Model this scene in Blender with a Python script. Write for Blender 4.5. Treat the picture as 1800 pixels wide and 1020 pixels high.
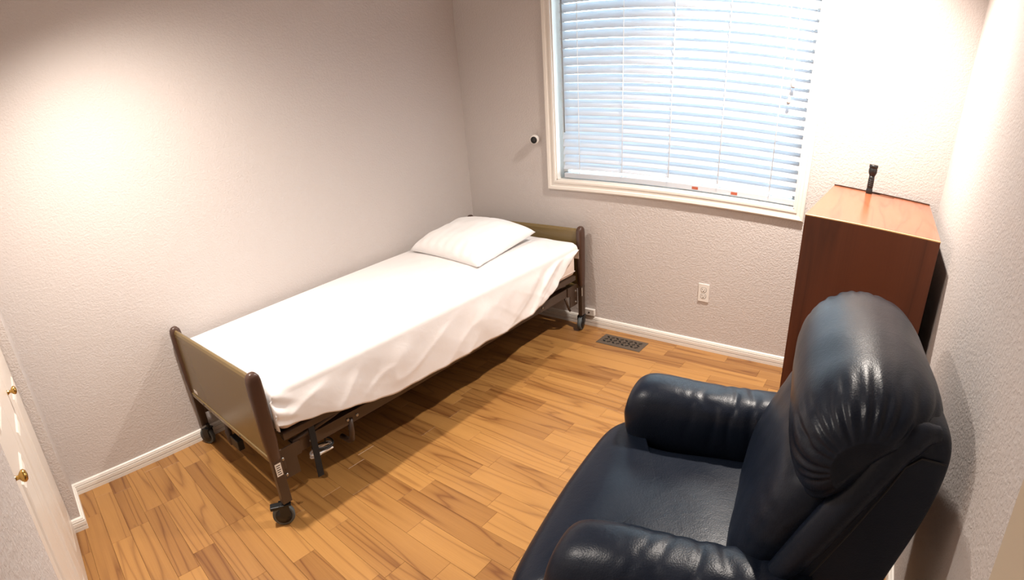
import bpy, bmesh, math, random
from mathutils import Vector, Matrix, noise

# ------------------------------------------------------------------ clear
for o in list(bpy.data.objects):
    bpy.data.objects.remove(o)
scene = bpy.context.scene
COL = scene.collection
R = math.radians

# ------------------------------------------------------------------ camera
# The photograph is a phone panorama (its straight slats are arched): a tilted cylinder.
CAM = Vector((2.7002, -2.9585, 1.4893))
YAW, PITCH, ROLL = 0.4861, -0.4281, -0.0062
F, U0, V0 = 967.2, 1076.5, 588.0
rot = Matrix.Rotation(YAW, 3, 'Z') @ Matrix.Rotation(PITCH, 3, 'X') @ Matrix.Rotation(ROLL, 3, 'Y')
right, fwd, up = rot.col[0], rot.col[1], rot.col[2]
cam_data = bpy.data.cameras.new('camera')
cam_data.type = 'PANO'
cam_data.panorama_type = 'CENTRAL_CYLINDRICAL'
cam_data.central_cylindrical_range_u_min = (0 - U0) / F
cam_data.central_cylindrical_range_u_max = (1800 - U0) / F
cam_data.central_cylindrical_range_v_min = (V0 - 1020) / F
cam_data.central_cylindrical_range_v_max = V0 / F
cam_data.central_cylindrical_radius = 1.0
cam_data.clip_start = 0.01
cam = bpy.data.objects.new('camera', cam_data)
COL.objects.link(cam)
m = Matrix.Identity(4)
for i in range(3):
    m[i][0] = right[i]; m[i][1] = up[i]; m[i][2] = -fwd[i]; m[i][3] = CAM[i]
cam.matrix_world = m
scene.camera = cam

# ------------------------------------------------------------------ world, view
w = bpy.data.worlds.new('daylight'); scene.world = w
w.use_nodes = True
bg = w.node_tree.nodes['Background']
bg.inputs[0].default_value = (0.62, 0.86, 1.0, 1)
bg.inputs[1].default_value = 9.5
scene.view_settings.view_transform = 'Standard'
scene.view_settings.look = 'None'
scene.view_settings.gamma = 1.0
scene.view_settings.use_curve_mapping = False
scene.view_settings.exposure = 0.0
LIGHT_SPOTS = [('back', 2.30, -0.54, 350.0), ('front', 0.84, -2.40, 262.0)]

# ------------------------------------------------------------------ materials
def lin(c):
    return tuple((v / 12.92 if v <= 0.04045 else ((v + 0.055) / 1.055) ** 2.4) for v in (x / 255 for x in c)) + (1,)

def new_mat(name):
    mt = bpy.data.materials.new(name); mt.use_nodes = True
    return mt, mt.node_tree, mt.node_tree.nodes['Principled BSDF']

def plain(name, rgb, rough=0.5, metal=0.0, spec=0.5, bump=None, sss=0):
    mt, nt, b = new_mat(name)
    b.inputs['Base Color'].default_value = lin(rgb)
    b.inputs['Roughness'].default_value = rough
    b.inputs['Metallic'].default_value = metal
    b.inputs['Specular IOR Level'].default_value = spec
    if bump:
        scale, dist, strength = bump
        tc = nt.nodes.new('ShaderNodeTexCoord'); n = nt.nodes.new('ShaderNodeTexNoise')
        n.inputs['Scale'].default_value = scale; n.inputs['Detail'].default_value = 4
        bp = nt.nodes.new('ShaderNodeBump'); bp.inputs['Distance'].default_value = dist
        bp.inputs['Strength'].default_value = strength
        nt.links.new(tc.outputs['Object'], n.inputs['Vector'])
        nt.links.new(n.outputs['Fac'], bp.inputs['Height'])
        nt.links.new(bp.outputs['Normal'], b.inputs['Normal'])
    return mt

def wall_paint(name, rgb):
    mt, nt, b = new_mat(name)
    b.inputs['Base Color'].default_value = lin(rgb)
    b.inputs['Roughness'].default_value = 0.55
    b.inputs['Specular IOR Level'].default_value = 0.3
    geo = nt.nodes.new('ShaderNodeNewGeometry')
    n1 = nt.nodes.new('ShaderNodeTexNoise'); n1.inputs['Scale'].default_value = 95; n1.inputs['Detail'].default_value = 3
    n1.inputs['Distortion'].default_value = 0.6
    n2 = nt.nodes.new('ShaderNodeTexNoise'); n2.inputs['Scale'].default_value = 38; n2.inputs['Detail'].default_value = 2
    rp = nt.nodes.new('ShaderNodeValToRGB')
    rp.color_ramp.elements[0].position = 0.42; rp.color_ramp.elements[1].position = 0.62
    add = nt.nodes.new('ShaderNodeMath'); add.operation = 'ADD'
    bp = nt.nodes.new('ShaderNodeBump'); bp.inputs['Distance'].default_value = 0.0022; bp.inputs['Strength'].default_value = 0.40
    nt.links.new(geo.outputs['Position'], n1.inputs['Vector']); nt.links.new(geo.outputs['Position'], n2.inputs['Vector'])
    nt.links.new(n1.outputs['Fac'], rp.inputs['Fac'])
    nt.links.new(rp.outputs['Color'], add.inputs[0]); nt.links.new(n2.outputs['Fac'], add.inputs[1])
    nt.links.new(add.outputs[0], bp.inputs['Height']); nt.links.new(bp.outputs['Normal'], b.inputs['Normal'])
    return mt

def wood(name, light, dark, rough, axis='X', per_object=False, ring=2.2, stretch=14.0, tone=0.0, bumpd=0.0002):
    """grain running along one local axis; per_object varies tone and pattern from piece to piece"""
    mt, nt, b = new_mat(name); N = nt.nodes.new; Lk = nt.links.new
    tc = N('ShaderNodeTexCoord'); mp = N('ShaderNodeMapping')
    sc = {'X': (1 / stretch, 1, 1), 'Y': (1, 1 / stretch, 1), 'Z': (1, 1, 1 / stretch)}[axis]
    mp.inputs['Scale'].default_value = sc
    oi = N('ShaderNodeObjectInfo')
    if per_object:
        off = N('ShaderNodeVectorMath'); off.operation = 'SCALE'; off.inputs[0].default_value = (31.7, 57.3, 11.9)
        Lk(oi.outputs['Random'], off.inputs['Scale'])
        ad = N('ShaderNodeVectorMath'); ad.operation = 'ADD'
        Lk(tc.outputs['Object'], ad.inputs[0]); Lk(off.outputs[0], ad.inputs[1]); Lk(ad.outputs[0], mp.inputs['Vector'])
    else:
        Lk(tc.outputs['Object'], mp.inputs['Vector'])
    # cathedral figure: contour lines of a stretched low noise
    n1 = N('ShaderNodeTexNoise'); n1.inputs['Scale'].default_value = 6.5; n1.inputs['Detail'].default_value = 2.2; n1.inputs['Roughness'].default_value = 0.45
    Lk(mp.outputs[0], n1.inputs['Vector'])
    mul = N('ShaderNodeMath'); mul.operation = 'MULTIPLY'; mul.inputs[1].default_value = ring * 9; Lk(n1.outputs['Fac'], mul.inputs[0])
    fr = N('ShaderNodeMath'); fr.operation = 'PINGPONG'; fr.inputs[1].default_value = 1.0; Lk(mul.outputs[0], fr.inputs[0])
    pw = N('ShaderNodeMath'); pw.operation = 'POWER'; pw.inputs[1].default_value = 5.0; Lk(fr.outputs[0], pw.inputs[0])
    # fine fibres
    mp2 = N('ShaderNodeMapping'); s2 = {'X': (1.2, 60, 60), 'Y': (60, 1.2, 60), 'Z': (60, 60, 1.2)}[axis]
    mp2.inputs['Scale'].default_value = s2
    Lk(mp.inputs['Vector'].links[0].from_socket, mp2.inputs['Vector'])
    n2 = N('ShaderNodeTexNoise'); n2.inputs['Scale'].default_value = 4.0; n2.inputs['Detail'].default_value = 5; Lk(mp2.outputs[0], n2.inputs['Vector'])
    # broad tone drift
    n3 = N('ShaderNodeTexNoise'); n3.inputs['Scale'].default_value = 9; n3.inputs['Detail'].default_value = 2; Lk(mp.outputs[0], n3.inputs['Vector'])
    a1 = N('ShaderNodeMath'); a1.operation = 'MULTIPLY'; a1.inputs[1].default_value = 0.50; Lk(pw.outputs[0], a1.inputs[0])
    a2 = N('ShaderNodeMath'); a2.operation = 'MULTIPLY_ADD'; a2.inputs[1].default_value = 0.42; Lk(n2.outputs['Fac'], a2.inputs[0]); Lk(a1.outputs[0], a2.inputs[2])
    a3 = N('ShaderNodeMath'); a3.operation = 'MULTIPLY_ADD'; a3.inputs[1].default_value = 0.62; Lk(n3.outputs['Fac'], a3.inputs[0]); Lk(a2.outputs[0], a3.inputs[2])
    a4 = N('ShaderNodeMath'); a4.operation = 'MULTIPLY_ADD'
    Lk(a3.outputs[0], a4.inputs[2])
    a4.inputs[1].default_value = 0.6 if per_object else 0.0
    if per_object:
        Lk(oi.outputs['Random'], a4.inputs[0])
    mr = N('ShaderNodeMapRange'); mr.inputs['From Min'].default_value = 0.5 if not per_object else 0.62
    mr.inputs['From Max'].default_value = 1.1 if not per_object else 1.55
    Lk(a4.outputs[0], mr.inputs['Value'])
    mix = N('ShaderNodeMix'); mix.data_type = 'RGBA'
    mix.inputs['A'].default_value = lin(light); mix.inputs['B'].default_value = lin(dark)
    Lk(mr.outputs[0], mix.inputs['Factor'])
    last = mix.outputs['Result']
    if per_object:   # small knots
        vo = N('ShaderNodeTexVoronoi'); vo.inputs['Scale'].default_value = 5.5
        mp3 = N('ShaderNodeMapping'); mp3.inputs['Scale'].default_value = (0.55, 1, 1)
        Lk(mp.inputs['Vector'].links[0].from_socket, mp3.inputs['Vector']); Lk(mp3.outputs[0], vo.inputs['Vector'])
        kr = N('ShaderNodeMapRange'); kr.inputs['From Min'].default_value = 0.02; kr.inputs['From Max'].default_value = 0.065
        kr.inputs['To Min'].default_value = 0.55; kr.inputs['To Max'].default_value = 0.0
        Lk(vo.outputs['Distance'], kr.inputs['Value'])
        mk = N('ShaderNodeMix'); mk.data_type = 'RGBA'; mk.inputs['B'].default_value = lin((92, 56, 26))
        Lk(kr.outputs[0], mk.inputs['Factor']); Lk(last, mk.inputs['A']); last = mk.outputs['Result']
    Lk(last, b.inputs['Base Color'])
    b.inputs['Roughness'].default_value = rough
    bp = N('ShaderNodeBump'); bp.inputs['Distance'].default_value = bumpd; bp.inputs['Strength'].default_value = 0.5
    Lk(n2.outputs['Fac'], bp.inputs['Height']); Lk(bp.outputs['Normal'], b.inputs['Normal'])
    return mt

def leather_mat():
    mt, nt, b = new_mat('navy leather'); N = nt.nodes.new; Lk = nt.links.new
    tc = N('ShaderNodeTexCoord')
    n = N('ShaderNodeTexNoise'); n.inputs['Scale'].default_value = 9; n.inputs['Detail'].default_value = 6
    Lk(tc.outputs['Object'], n.inputs['Vector'])
    mix = N('ShaderNodeMix'); mix.data_type = 'RGBA'
    mix.inputs['A'].default_value = (0.0050, 0.0080, 0.0155, 1); mix.inputs['B'].default_value = (0.0080, 0.0120, 0.0220, 1)
    b.inputs['Specular IOR Level'].default_value = 0.19
    Lk(n.outputs['Fac'], mix.inputs['Factor']); Lk(mix.outputs['Result'], b.inputs['Base Color'])
    mr = N('ShaderNodeMapRange'); mr.inputs['To Min'].default_value = 0.28; mr.inputs['To Max'].default_value = 0.42
    Lk(n.outputs['Fac'], mr.inputs['Value']); Lk(mr.outputs[0], b.inputs['Roughness'])
    v = N('ShaderNodeTexVoronoi'); v.inputs['Scale'].default_value = 260
    Lk(tc.outputs['Object'], v.inputs['Vector'])
    n2 = N('ShaderNodeTexNoise'); n2.inputs['Scale'].default_value = 26; n2.inputs['Detail'].default_value = 5; n2.inputs['Distortion'].default_value = 1.2
    Lk(tc.outputs['Object'], n2.inputs['Vector'])
    b1 = N('ShaderNodeBump'); b1.inputs['Distance'].default_value = 0.0006; b1.inputs['Strength'].default_value = 0.35
    b2 = N('ShaderNodeBump'); b2.inputs['Distance'].default_value = 0.004; b2.inputs['Strength'].default_value = 0.16
    Lk(v.outputs['Distance'], b1.inputs['Height']); Lk(n2.outputs['Fac'], b2.inputs['Height'])
    Lk(b1.outputs['Normal'], b2.inputs['Normal']); Lk(b2.outputs['Normal'], b.inputs['Normal'])
    return mt

def cloth_mat(name, rgb):
    mt, nt, b = new_mat(name); N = nt.nodes.new; Lk = nt.links.new
    b.inputs['Base Color'].default_value = lin(rgb); b.inputs['Roughness'].default_value = 0.75
    b.inputs['Sheen Weight'].default_value = 0.15
    tc = N('ShaderNodeTexCoord'); n = N('ShaderNodeTexNoise'); n.inputs['Scale'].default_value = 12; n.inputs['Detail'].default_value = 4; n.inputs['Distortion'].default_value = 0.8
    Lk(tc.outputs['Object'], n.inputs['Vector'])
    bp = N('ShaderNodeBump'); bp.inputs['Distance'].default_value = 0.006; bp.inputs['Strength'].default_value = 0.25
    Lk(n.outputs['Fac'], bp.inputs['Height']); Lk(bp.outputs['Normal'], b.inputs['Normal'])
    return mt

def slat_mat():
    mt, nt, b = new_mat('blind slat white'); N = nt.nodes.new; Lk = nt.links.new
    b.inputs['Base Color'].default_value = lin((212, 210, 212)); b.inputs['Roughness'].default_value = 0.5
    tr = N('ShaderNodeBsdfTranslucent'); tr.inputs['Color'].default_value = (0.80, 0.86, 0.92, 1)
    mx = N('ShaderNodeMixShader'); mx.inputs['Fac'].default_value = 0.29
    Lk(b.outputs[0], mx.inputs[1]); Lk(tr.outputs[0], mx.inputs[2])
    Lk(mx.outputs[0], nt.nodes['Material Output'].inputs['Surface'])
    return mt

def glass_mat():
    mt, nt, b = new_mat('window glass'); N = nt.nodes.new; Lk = nt.links.new
    t = N('ShaderNodeBsdfTransparent'); g = N('ShaderNodeBsdfGlossy'); g.inputs['Roughness'].default_value = 0.02
    f = N('ShaderNodeFresnel'); f.inputs['IOR'].default_value = 1.45
    mx = N('ShaderNodeMixShader'); Lk(f.outputs[0], mx.inputs['Fac']); Lk(t.outputs[0], mx.inputs[1]); Lk(g.outputs[0], mx.inputs[2])
    Lk(mx.outputs[0], nt.nodes['Material Output'].inputs['Surface'])
    return mt

def emit(name, rgb, s):
    mt, nt, b = new_mat(name)
    b.inputs['Base Color'].default_value = lin((255, 255, 255))
    b.inputs['Emission Color'].default_value = lin(rgb); b.inputs['Emission Strength'].default_value = s
    return mt

M = dict(
    wall=wall_paint('wall paint', (198, 190, 186)),
    ceiling=plain('ceiling paint', (196, 192, 187), 0.8, bump=(60, 0.002, 0.4)),
    trim=plain('white trim paint', (226, 220, 212), 0.35),
    door=plain('white door paint', (214, 204, 194), 0.32),
    tan=plain('beige door paint', (190, 174, 152), 0.5),
    laminate=wood('honey laminate', (168, 122, 68), (110, 68, 34), 0.34, 'X', True),
    subfloor=plain('floor seam brown', (96, 62, 34), 0.7),
    walnut=wood('walnut veneer', (112, 61, 37), (88, 47, 28), 0.42, 'Z', False, ring=0.7, stretch=16),  # darker walnut: the dim light on the sides is in the colour
    walnut_lit=wood('walnut veneer lit', (152, 90, 60), (128, 73, 46), 0.22, 'Y', False, ring=1.5, stretch=9),  # lighter copy of the walnut, light on the top put into its colour
    edge=plain('pale edge highlight', (226, 178, 124), 0.35),  # highlight colour for the dresser's front edge
    darkwood=plain('dark back edge', (60, 34, 22), 0.5),
    olive=plain('olive brown laminate', (112, 93, 58), 0.27, bump=(30, 0.0004, 0.2)),
    brown=plain('brown painted steel', (66, 50, 39), 0.38, 0.0),
    cap=plain('dark brown plastic', (70, 48, 38), 0.33),
    black=plain('black plastic', (18, 18, 19), 0.45),
    rubber=plain('grey rubber', (84, 90, 92), 0.6),
    steel=plain('zinc bolt', (170, 165, 158), 0.3, 1.0),
    strap=plain('black webbing', (14, 13, 13), 0.8),
    sheet=cloth_mat('white bed sheet', (228, 224, 223)),
    pillow=cloth_mat('white pillowcase', (232, 229, 228)),
    mattress=cloth_mat('cream mattress cover', (226, 208, 196)),
    leather=leather_mat(),
    thread=plain('dark seam', (6, 7, 9), 0.6),
    vent=plain('bronze grey register', (92, 80, 69), 0.42, 0.3),
    hole=plain('recess shade black', (10, 9, 8), 0.9),
    white_plastic=plain('white plastic', (222, 217, 211), 0.35),
    slot=plain('dark slot', (52, 44, 40), 0.6),
    brass=plain('brass', (186, 150, 84), 0.22, 1.0),
    slat=slat_mat(), glass=glass_mat(),
    cord=plain('white cord', (250, 250, 250), 0.8),
    wand=plain('clear grey wand', (150, 156, 160), 0.2),
    tassel=plain('grey tassel', (176, 168, 164), 0.4),
    tag=plain('red brown label', (168, 84, 58), 0.6),
    sticker=plain('white sticker', (228, 222, 212), 0.5),
    ink=plain('dark ink', (40, 36, 34), 0.6),
    bulb=emit('lamp lens', (255, 232, 205), 6.0),
)

# ------------------------------------------------------------------ mesh helpers
def mesh_obj(name, verts, faces, mat, parent=None, smooth=False, loc=None):
    me = bpy.data.meshes.new(name); me.from_pydata([tuple(v) for v in verts], [], faces); me.update()
    return finish(name, me, mat, parent, smooth, loc)

def finish(name, me, mat, parent=None, smooth=False, loc=None):
    if mat is not None and not me.materials:
        me.materials.append(mat)
    if smooth:
        for p in me.polygons: p.use_smooth = True
    o = bpy.data.objects.new(name, me); COL.objects.link(o)
    if parent is not None: o.parent = parent
    if loc is not None: o.location = loc
    return o

def bm_obj(name, bm, mat, parent=None, smooth=False, loc=None, recalc=True):
    if recalc: bmesh.ops.recalc_face_normals(bm, faces=bm.faces)
    me = bpy.data.meshes.new(name); bm.to_mesh(me); bm.free()
    return finish(name, me, mat, parent, smooth, loc)

def bbox_bm(bm, lo, hi, bevel=0.0, seg=2, mtx=None):
    vs = []
    for z in (lo[2], hi[2]):
        for x, y in ((lo[0], lo[1]), (hi[0], lo[1]), (hi[0], hi[1]), (lo[0], hi[1])):
            vs.append(bm.verts.new((x, y, z)))
    fs = [(0, 3, 2, 1), (4, 5, 6, 7), (0, 1, 5, 4), (1, 2, 6, 5), (2, 3, 7, 6), (3, 0, 4, 7)]
    faces = [bm.faces.new([vs[i] for i in f]) for f in fs]
    out = vs
    if bevel > 0:
        ed = list({e for f in faces for e in f.edges})
        r = bmesh.ops.bevel(bm, geom=ed, offset=bevel, segments=seg, profile=0.5, affect='EDGES', clamp_overlap=True)
        out = list({v for f in r['faces'] for v in f.verts} | {v for v in vs if v.is_valid})
    if mtx is not None:
        bmesh.ops.transform(bm, matrix=mtx, verts=out)
    return out

def box(name, lo, hi, mat, parent=None, bevel=0.0, seg=2, smooth=False, mtx=None):
    bm = bmesh.new(); bbox_bm(bm, lo, hi, bevel, seg, mtx)
    return bm_obj(name, bm, mat, parent, smooth)

def tube_bm(bm, pts, r, n=10, cap=True, closed=False):
    pts = [Vector(p) for p in pts]
    rings = []
    prev = None
    K = len(pts)
    for i, p in enumerate(pts):
        if closed: t = pts[(i + 1) % K] - pts[i - 1]
        elif i == 0: t = pts[1] - p
        elif i == K - 1: t = p - pts[i - 1]
        else: t = pts[i + 1] - pts[i - 1]
        t.normalize()
        if prev is None:
            a = Vector((0, 0, 1)) if abs(t.z) < 0.9 else Vector((1, 0, 0))
            nrm = t.cross(a).normalized()
        else:
            nrm = (prev - t * prev.dot(t)).normalized()
        prev = nrm
        b = t.cross(nrm)
        rr = r[i] if isinstance(r, (list, tuple)) else r
        rings.append([bm.verts.new(p + (nrm * math.cos(2 * math.pi * k / n) + b * math.sin(2 * math.pi * k / n)) * rr) for k in range(n)])
    for i in range(K if closed else K - 1):
        A, B = rings[i], rings[(i + 1) % K]
        for k in range(n):
            bm.faces.new((A[k], A[(k + 1) % n], B[(k + 1) % n], B[k]))
    if cap and not closed:
        bm.faces.new(rings[0][::-1]); bm.faces.new(rings[-1])

def tube(name, pts, r, mat, parent=None, n=10, closed=False):
    bm = bmesh.new(); tube_bm(bm, pts, r, n, closed=closed)
    return bm_obj(name, bm, mat, parent, True)

def lathe(name, prof, mat, parent=None, axis='Z', n=24, loc=(0, 0, 0)):
    """prof: (radius, height) list"""
    bm = bmesh.new(); rings = []
    for r, h in prof:
        ring = []
        for k in range(n):
            c, s = r * math.cos(2 * math.pi * k / n), r * math.sin(2 * math.pi * k / n)
            p = {'Z': (c, s, h), 'X': (h, c, s), 'Y': (c, h, s)}[axis]
            ring.append(bm.verts.new((p[0] + loc[0], p[1] + loc[1], p[2] + loc[2])))
        rings.append(ring)
    for A, B in zip(rings, rings[1:]):
        for k in range(n):
            bm.faces.new((A[k], A[(k + 1) % n], B[(k + 1) % n], B[k]))
    bm.faces.new(rings[0]); bm.faces.new(rings[-1])
    o = bm_obj(name, bm, mat, parent, False)
    for p in o.data.polygons: p.use_smooth = len(p.vertices) == 4
    return o

def loft(name, rings, mat, parent=None, cap=True, subsurf=0):
    """rings: list of equal-length closed loops"""
    bm = bmesh.new(); R_ = [[bm.verts.new(p) for p in r] for r in rings]
    n = len(R_[0])
    for A, B in zip(R_, R_[1:]):
        for k in range(n):
            bm.faces.new((A[k], A[(k + 1) % n], B[(k + 1) % n], B[k]))
    if cap:
        for rg in (R_[0], R_[-1]):
            c = Vector((0, 0, 0))
            for v in rg: c += v.co
            cv = bm.verts.new(c / n)
            for k in range(n): bm.faces.new((rg[k], rg[(k + 1) % n], cv))
    o = bm_obj(name, bm, mat, parent, True)
    if subsurf:
        md = o.modifiers.new('smooth', 'SUBSURF'); md.levels = subsurf; md.render_levels = subsurf
    return o

def catmull(pts, per):
    out = []; n = len(pts)
    for i in range(n):
        p0, p1, p2, p3 = (Vector(pts[(i + k) % n]) for k in (-1, 0, 1, 2))
        for j in range(per):
            t = j / per
            out.append(0.5 * ((2 * p1) + (p2 - p0) * t + (2 * p0 - 5 * p1 + 4 * p2 - p3) * t * t + (3 * p1 - p0 - 3 * p2 + p3) * t ** 3))
    return out

def smoothstep(a, b, x):
    t = max(0.0, min(1.0, (x - a) / (b - a))); return t * t * (3 - 2 * t)

def tag(o, label, cat, group=None):
    o['label'] = label; o['category'] = cat
    if group: o['group'] = group
    return o

def thing(name, label, cat, loc=(0, 0, 0), rotz=0.0, group=None):
    o = bpy.data.objects.new(name, None); COL.objects.link(o)
    o.location = loc; o.rotation_euler = (0, 0, rotz); o.empty_display_size = 0.1
    return tag(o, label, cat, group)

def struct(o):
    o['kind'] = 'structure'; return o

# ------------------------------------------------------------------ the room
W, D, H = 2.98, 3.09, 2.44
WT = 0.14
WX0, WX1, WZ0, WZ1 = 0.735, 2.222, 0.943, 2.10        # window opening

bm = bmesh.new()
bbox_bm(bm, (-WT, 0, -0.05), (WX0, WT, H)); bbox_bm(bm, (WX1, 0, -0.05), (W + WT, WT, H))
bbox_bm(bm, (WX0, 0, -0.05), (WX1, WT, WZ0)); bbox_bm(bm, (WX0, 0, WZ1), (WX1, WT, H))
struct(bm_obj('wall_back', bm, M['wall']))
struct(box('wall_left', (-WT, -D - 0.8, -0.05), (0, 0, H), M['wall']))
struct(box('wall_right', (W, -D - 0.8, -0.05), (W + WT, 0, H), M['wall']))
CX0, CX1, CZ = 0.325, 1.80, 2.05                      # closet opening
bm = bmesh.new()
bbox_bm(bm, (0, -D - 0.12, -0.05), (CX0, -D, H), 0.0)
bbox_bm(bm, (CX1, -D - 0.12, -0.05), (W, -D, H)); bbox_bm(bm, (CX0, -D - 0.12, CZ), (CX1, -D, H))
struct(bm_obj('wall_front', bm, M['wall']))
struct(box('wall_closet', (0, -D - 0.80, -0.05), (W, -D - 0.70, H), M['wall']))

# ceiling with two round cut-outs for the downlights
bm = bmesh.new()
CR = 0.075
def ceil_cell(x0, x1, y0, y1, hole):
    n = 32; cx, cy = hole
    rim = [bm.verts.new((cx + CR * math.cos(2 * math.pi * k / n), cy + CR * math.sin(2 * math.pi * k / n), H)) for k in range(n)]
    out = []
    for k in range(n):
        a = 2 * math.pi * k / n; dx, dy = math.cos(a), math.sin(a)
        t = min(((x1 - cx) / dx if dx > 1e-6 else (x0 - cx) / dx if dx < -1e-6 else 9e9), ((y1 - cy) / dy if dy > 1e-6 else (y0 - cy) / dy if dy < -1e-6 else 9e9))
        out.append(bm.verts.new((cx + dx * t, cy + dy * t, H)))
    corners = {}
    for k in range(n):
        j = (k + 1) % n
        a, b_ = out[k].co, out[j].co
        f = [rim[k], out[k]]
        if abs(a.x - b_.x) > 1e-5 and abs(a.y - b_.y) > 1e-5:
            cxx = x1 if max(a.x, b_.x) > x1 - 1e-4 else x0
            cyy = y1 if max(a.y, b_.y) > y1 - 1e-4 else y0
            f.append(bm.verts.new((cxx, cyy, H)))
        f += [out[j], rim[j]]
        bm.faces.new(f)
ceil_cell(-WT, W + WT, -1.4, WT, (LIGHT_SPOTS[0][1], LIGHT_SPOTS[0][2]))
ceil_cell(-WT, W + WT, -D - 0.8, -1.4, (LIGHT_SPOTS[1][1], LIGHT_SPOTS[1][2]))
struct(bm_obj('ceiling', bm, M['ceiling']))
struct(box('ceiling_slab', (-WT, -D - 0.8, H + 0.16), (W + WT, WT, H + 0.2), M['ceiling'])).name = 'ceiling_deck'

# floor: subfloor + laminate strips, each its own piece
floor = struct(box('floor', (-WT, -D - 0.8, -0.06), (W + WT, WT, -0.009), M['subfloor']))
random.seed(7)
ROW = 0.0963
known = {0: .533, 1: .49, 2: .412, 3: .412, 4: .116, 5: .198, 6: .735, 8: 1.456, 9: 1.588, 10: 1.357, 12: 1.225, 14: 1.33, 15: 1.357,
         16: 1.155, 18: 1.447, 19: 1.50, 20: 1.27, 23: 1.457, 24: 1.455, 27: 1.087}
G = 0.0003
def plank_mesh(L, wd, cache={}):
    key = (round(L, 3), round(wd, 3))
    if key in cache: return cache[key]
    b2 = bmesh.new(); bv = 0.0007
    x0, x1, y0, y1 = G, L - G, G, wd - G
    top = [b2.verts.new(p) for p in ((x0 + bv, y0 + bv, 0), (x1 - bv, y0 + bv, 0), (x1 - bv, y1 - bv, 0), (x0 + bv, y1 - bv, 0))]
    mid = [b2.verts.new(p) for p in ((x0, y0, -bv), (x1, y0, -bv), (x1, y1, -bv), (x0, y1, -bv))]
    bot = [b2.verts.new(p) for p in ((x0, y0, -.009), (x1, y0, -.009), (x1, y1, -.009), (x0, y1, -.009))]
    b2.faces.new(top)
    for A, B in ((mid, top), (bot, mid)):
        for k in range(4): b2.faces.new((A[k], A[(k + 1) % 4], B[(k + 1) % 4], B[k]))
    me = bpy.data.meshes.new('plank'); b2.to_mesh(me); b2.free(); me.materials.append(M['laminate'])
    cache[key] = me
    return me
LENS = [0.34, 0.42, 0.50, 0.58, 0.66]
XL, XR = -0.02, W + 0.02
n_planks = 0
for k in range(-2, 32):
    y0 = -2.996 + ROW * k; y1 = min(y0 + ROW, 0.02)
    if y0 > 0.01: break
    start = known.get(k, random.uniform(0.2, 1.2))
    cuts = [start]
    while cuts[-1] < XR: cuts.append(cuts[-1] + random.choice(LENS))
    x = start
    while x > XL:
        x -= random.choice(LENS); cuts.insert(0, x)
    cuts = [XL] + [c for c in cuts if XL + 0.05 < c < XR - 0.05] + [XR]
    for a, b_ in zip(cuts, cuts[1:]):
        o = bpy.data.objects.new('plank', plank_mesh(b_ - a, y1 - y0)); COL.objects.link(o)
        o.location = (a, y0, 0); o.parent = floor; n_planks += 1
# closet floor boards further in
for k in range(-8, -2):
    y0 = -2.996 + ROW * k
    o = bpy.data.objects.new('plank', plank_mesh(W, ROW)); COL.objects.link(o); o.location = (0, y0, 0); o.parent = floor

# baseboards: moulded profile (depth, height)
BP = [(0, 0), (.017, 0), (.017, .018), (.0165, .0195), (.0115, .020), (.0115, .0225), (.0165, .023), (.017, .0245), (.0165, .042), (.0155, .0435), (.010, .044), (.010, .0465), (.0145, .047), (.014, .0525), (.0085, .0535), (.0085, .0555), (.0105, .056), (.008, .061), (.004, .064), (0, .064)]
def baseboard(name, path, normals):
    """path: floor points; normals: mitred outward vectors at each point"""
    rings = [[(p[0] + n[0] * d, p[1] + n[1] * d, h) for d, h in BP] for p, n in zip(path, normals)]
    b2 = bmesh.new(); RR = [[b2.verts.new(q) for q in r] for r in rings]; n = len(BP)
    for A, B in zip(RR, RR[1:]):
        for k in range(n): b2.faces.new((A[k], A[(k + 1) % n], B[(k + 1) % n], B[k]))
    b2.faces.new(RR[0]); b2.faces.new(RR[-1])
    return struct(bm_obj(name, b2, M['trim']))
baseboard('baseboard_left', [(0, 0), (0, -D)], [(1, -1), (1, 1)])
baseboard('baseboard_back', [(0, 0), (W, 0)], [(1, -1), (-1, -1)])
baseboard('baseboard_right', [(W, 0), (W, -D)], [(-1, -1), (-1, 1)])
baseboard('baseboard_front', [(0, -D), (CX0, -D), (CX0, -D - 0.05)], [(1, 1), (1, 1), (1, 0)])
baseboard('baseboard_entry', [(CX1, -D), (W, -D)], [(-1, 1), (-1, 1)])

# closet bifold doors
def closet_panel(x0, x1, yf, knob_x=None):
    t = 0.035
    root = struct(box('door_%d' % closet_panel.n, (x0 + .0015, yf - t, 0.012), (x1 - .0015, yf, CZ - 0.01), M['door'], bevel=0.003))
    closet_panel.n += 1
    for z0, z1 in ((0.16, 0.86), (1.00, 1.92)):
        b2 = bmesh.new()
        xi0, xi1 = x0 + 0.075, x1 - 0.075
        rr = [(0.0, 0.0), (.008, .005), (.016, .002), (.03, .006)]
        R4 = []
        for ins, dy in rr:
            R4.append([b2.verts.new((px, yf + dy, pz)) for px, pz in ((xi0 + ins, z0 + ins), (xi1 - ins, z0 + ins), (xi1 - ins, z1 - ins), (xi0 + ins, z1 - ins))])
        for A, B in zip(R4, R4[1:]):
            for q in range(4): b2.faces.new((A[q], A[(q + 1) % 4], B[(q + 1) % 4], B[q]))
        b2.faces.new(R4[-1])
        bm_obj('raised_panel', b2, M['door'], root)
    if knob_x is not None:
        kb = lathe('knob', [(.009, 0), (.009, .003), (.0055, .007), (.0055, .014), (.011, .018), (.0155, .024), (.0155, .029), (.011, .034), (.003, .036)], M['brass'], root, 'Y', 20, (knob_x, yf, 0.925))
        kb['label'] = 'round brass knob'
    return root
closet_panel.n = 1
DY = -D - 0.048
closet_panel(0.33, 0.80, DY, None)
closet_panel(0.80, 1.13, DY, 0.835)
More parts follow.
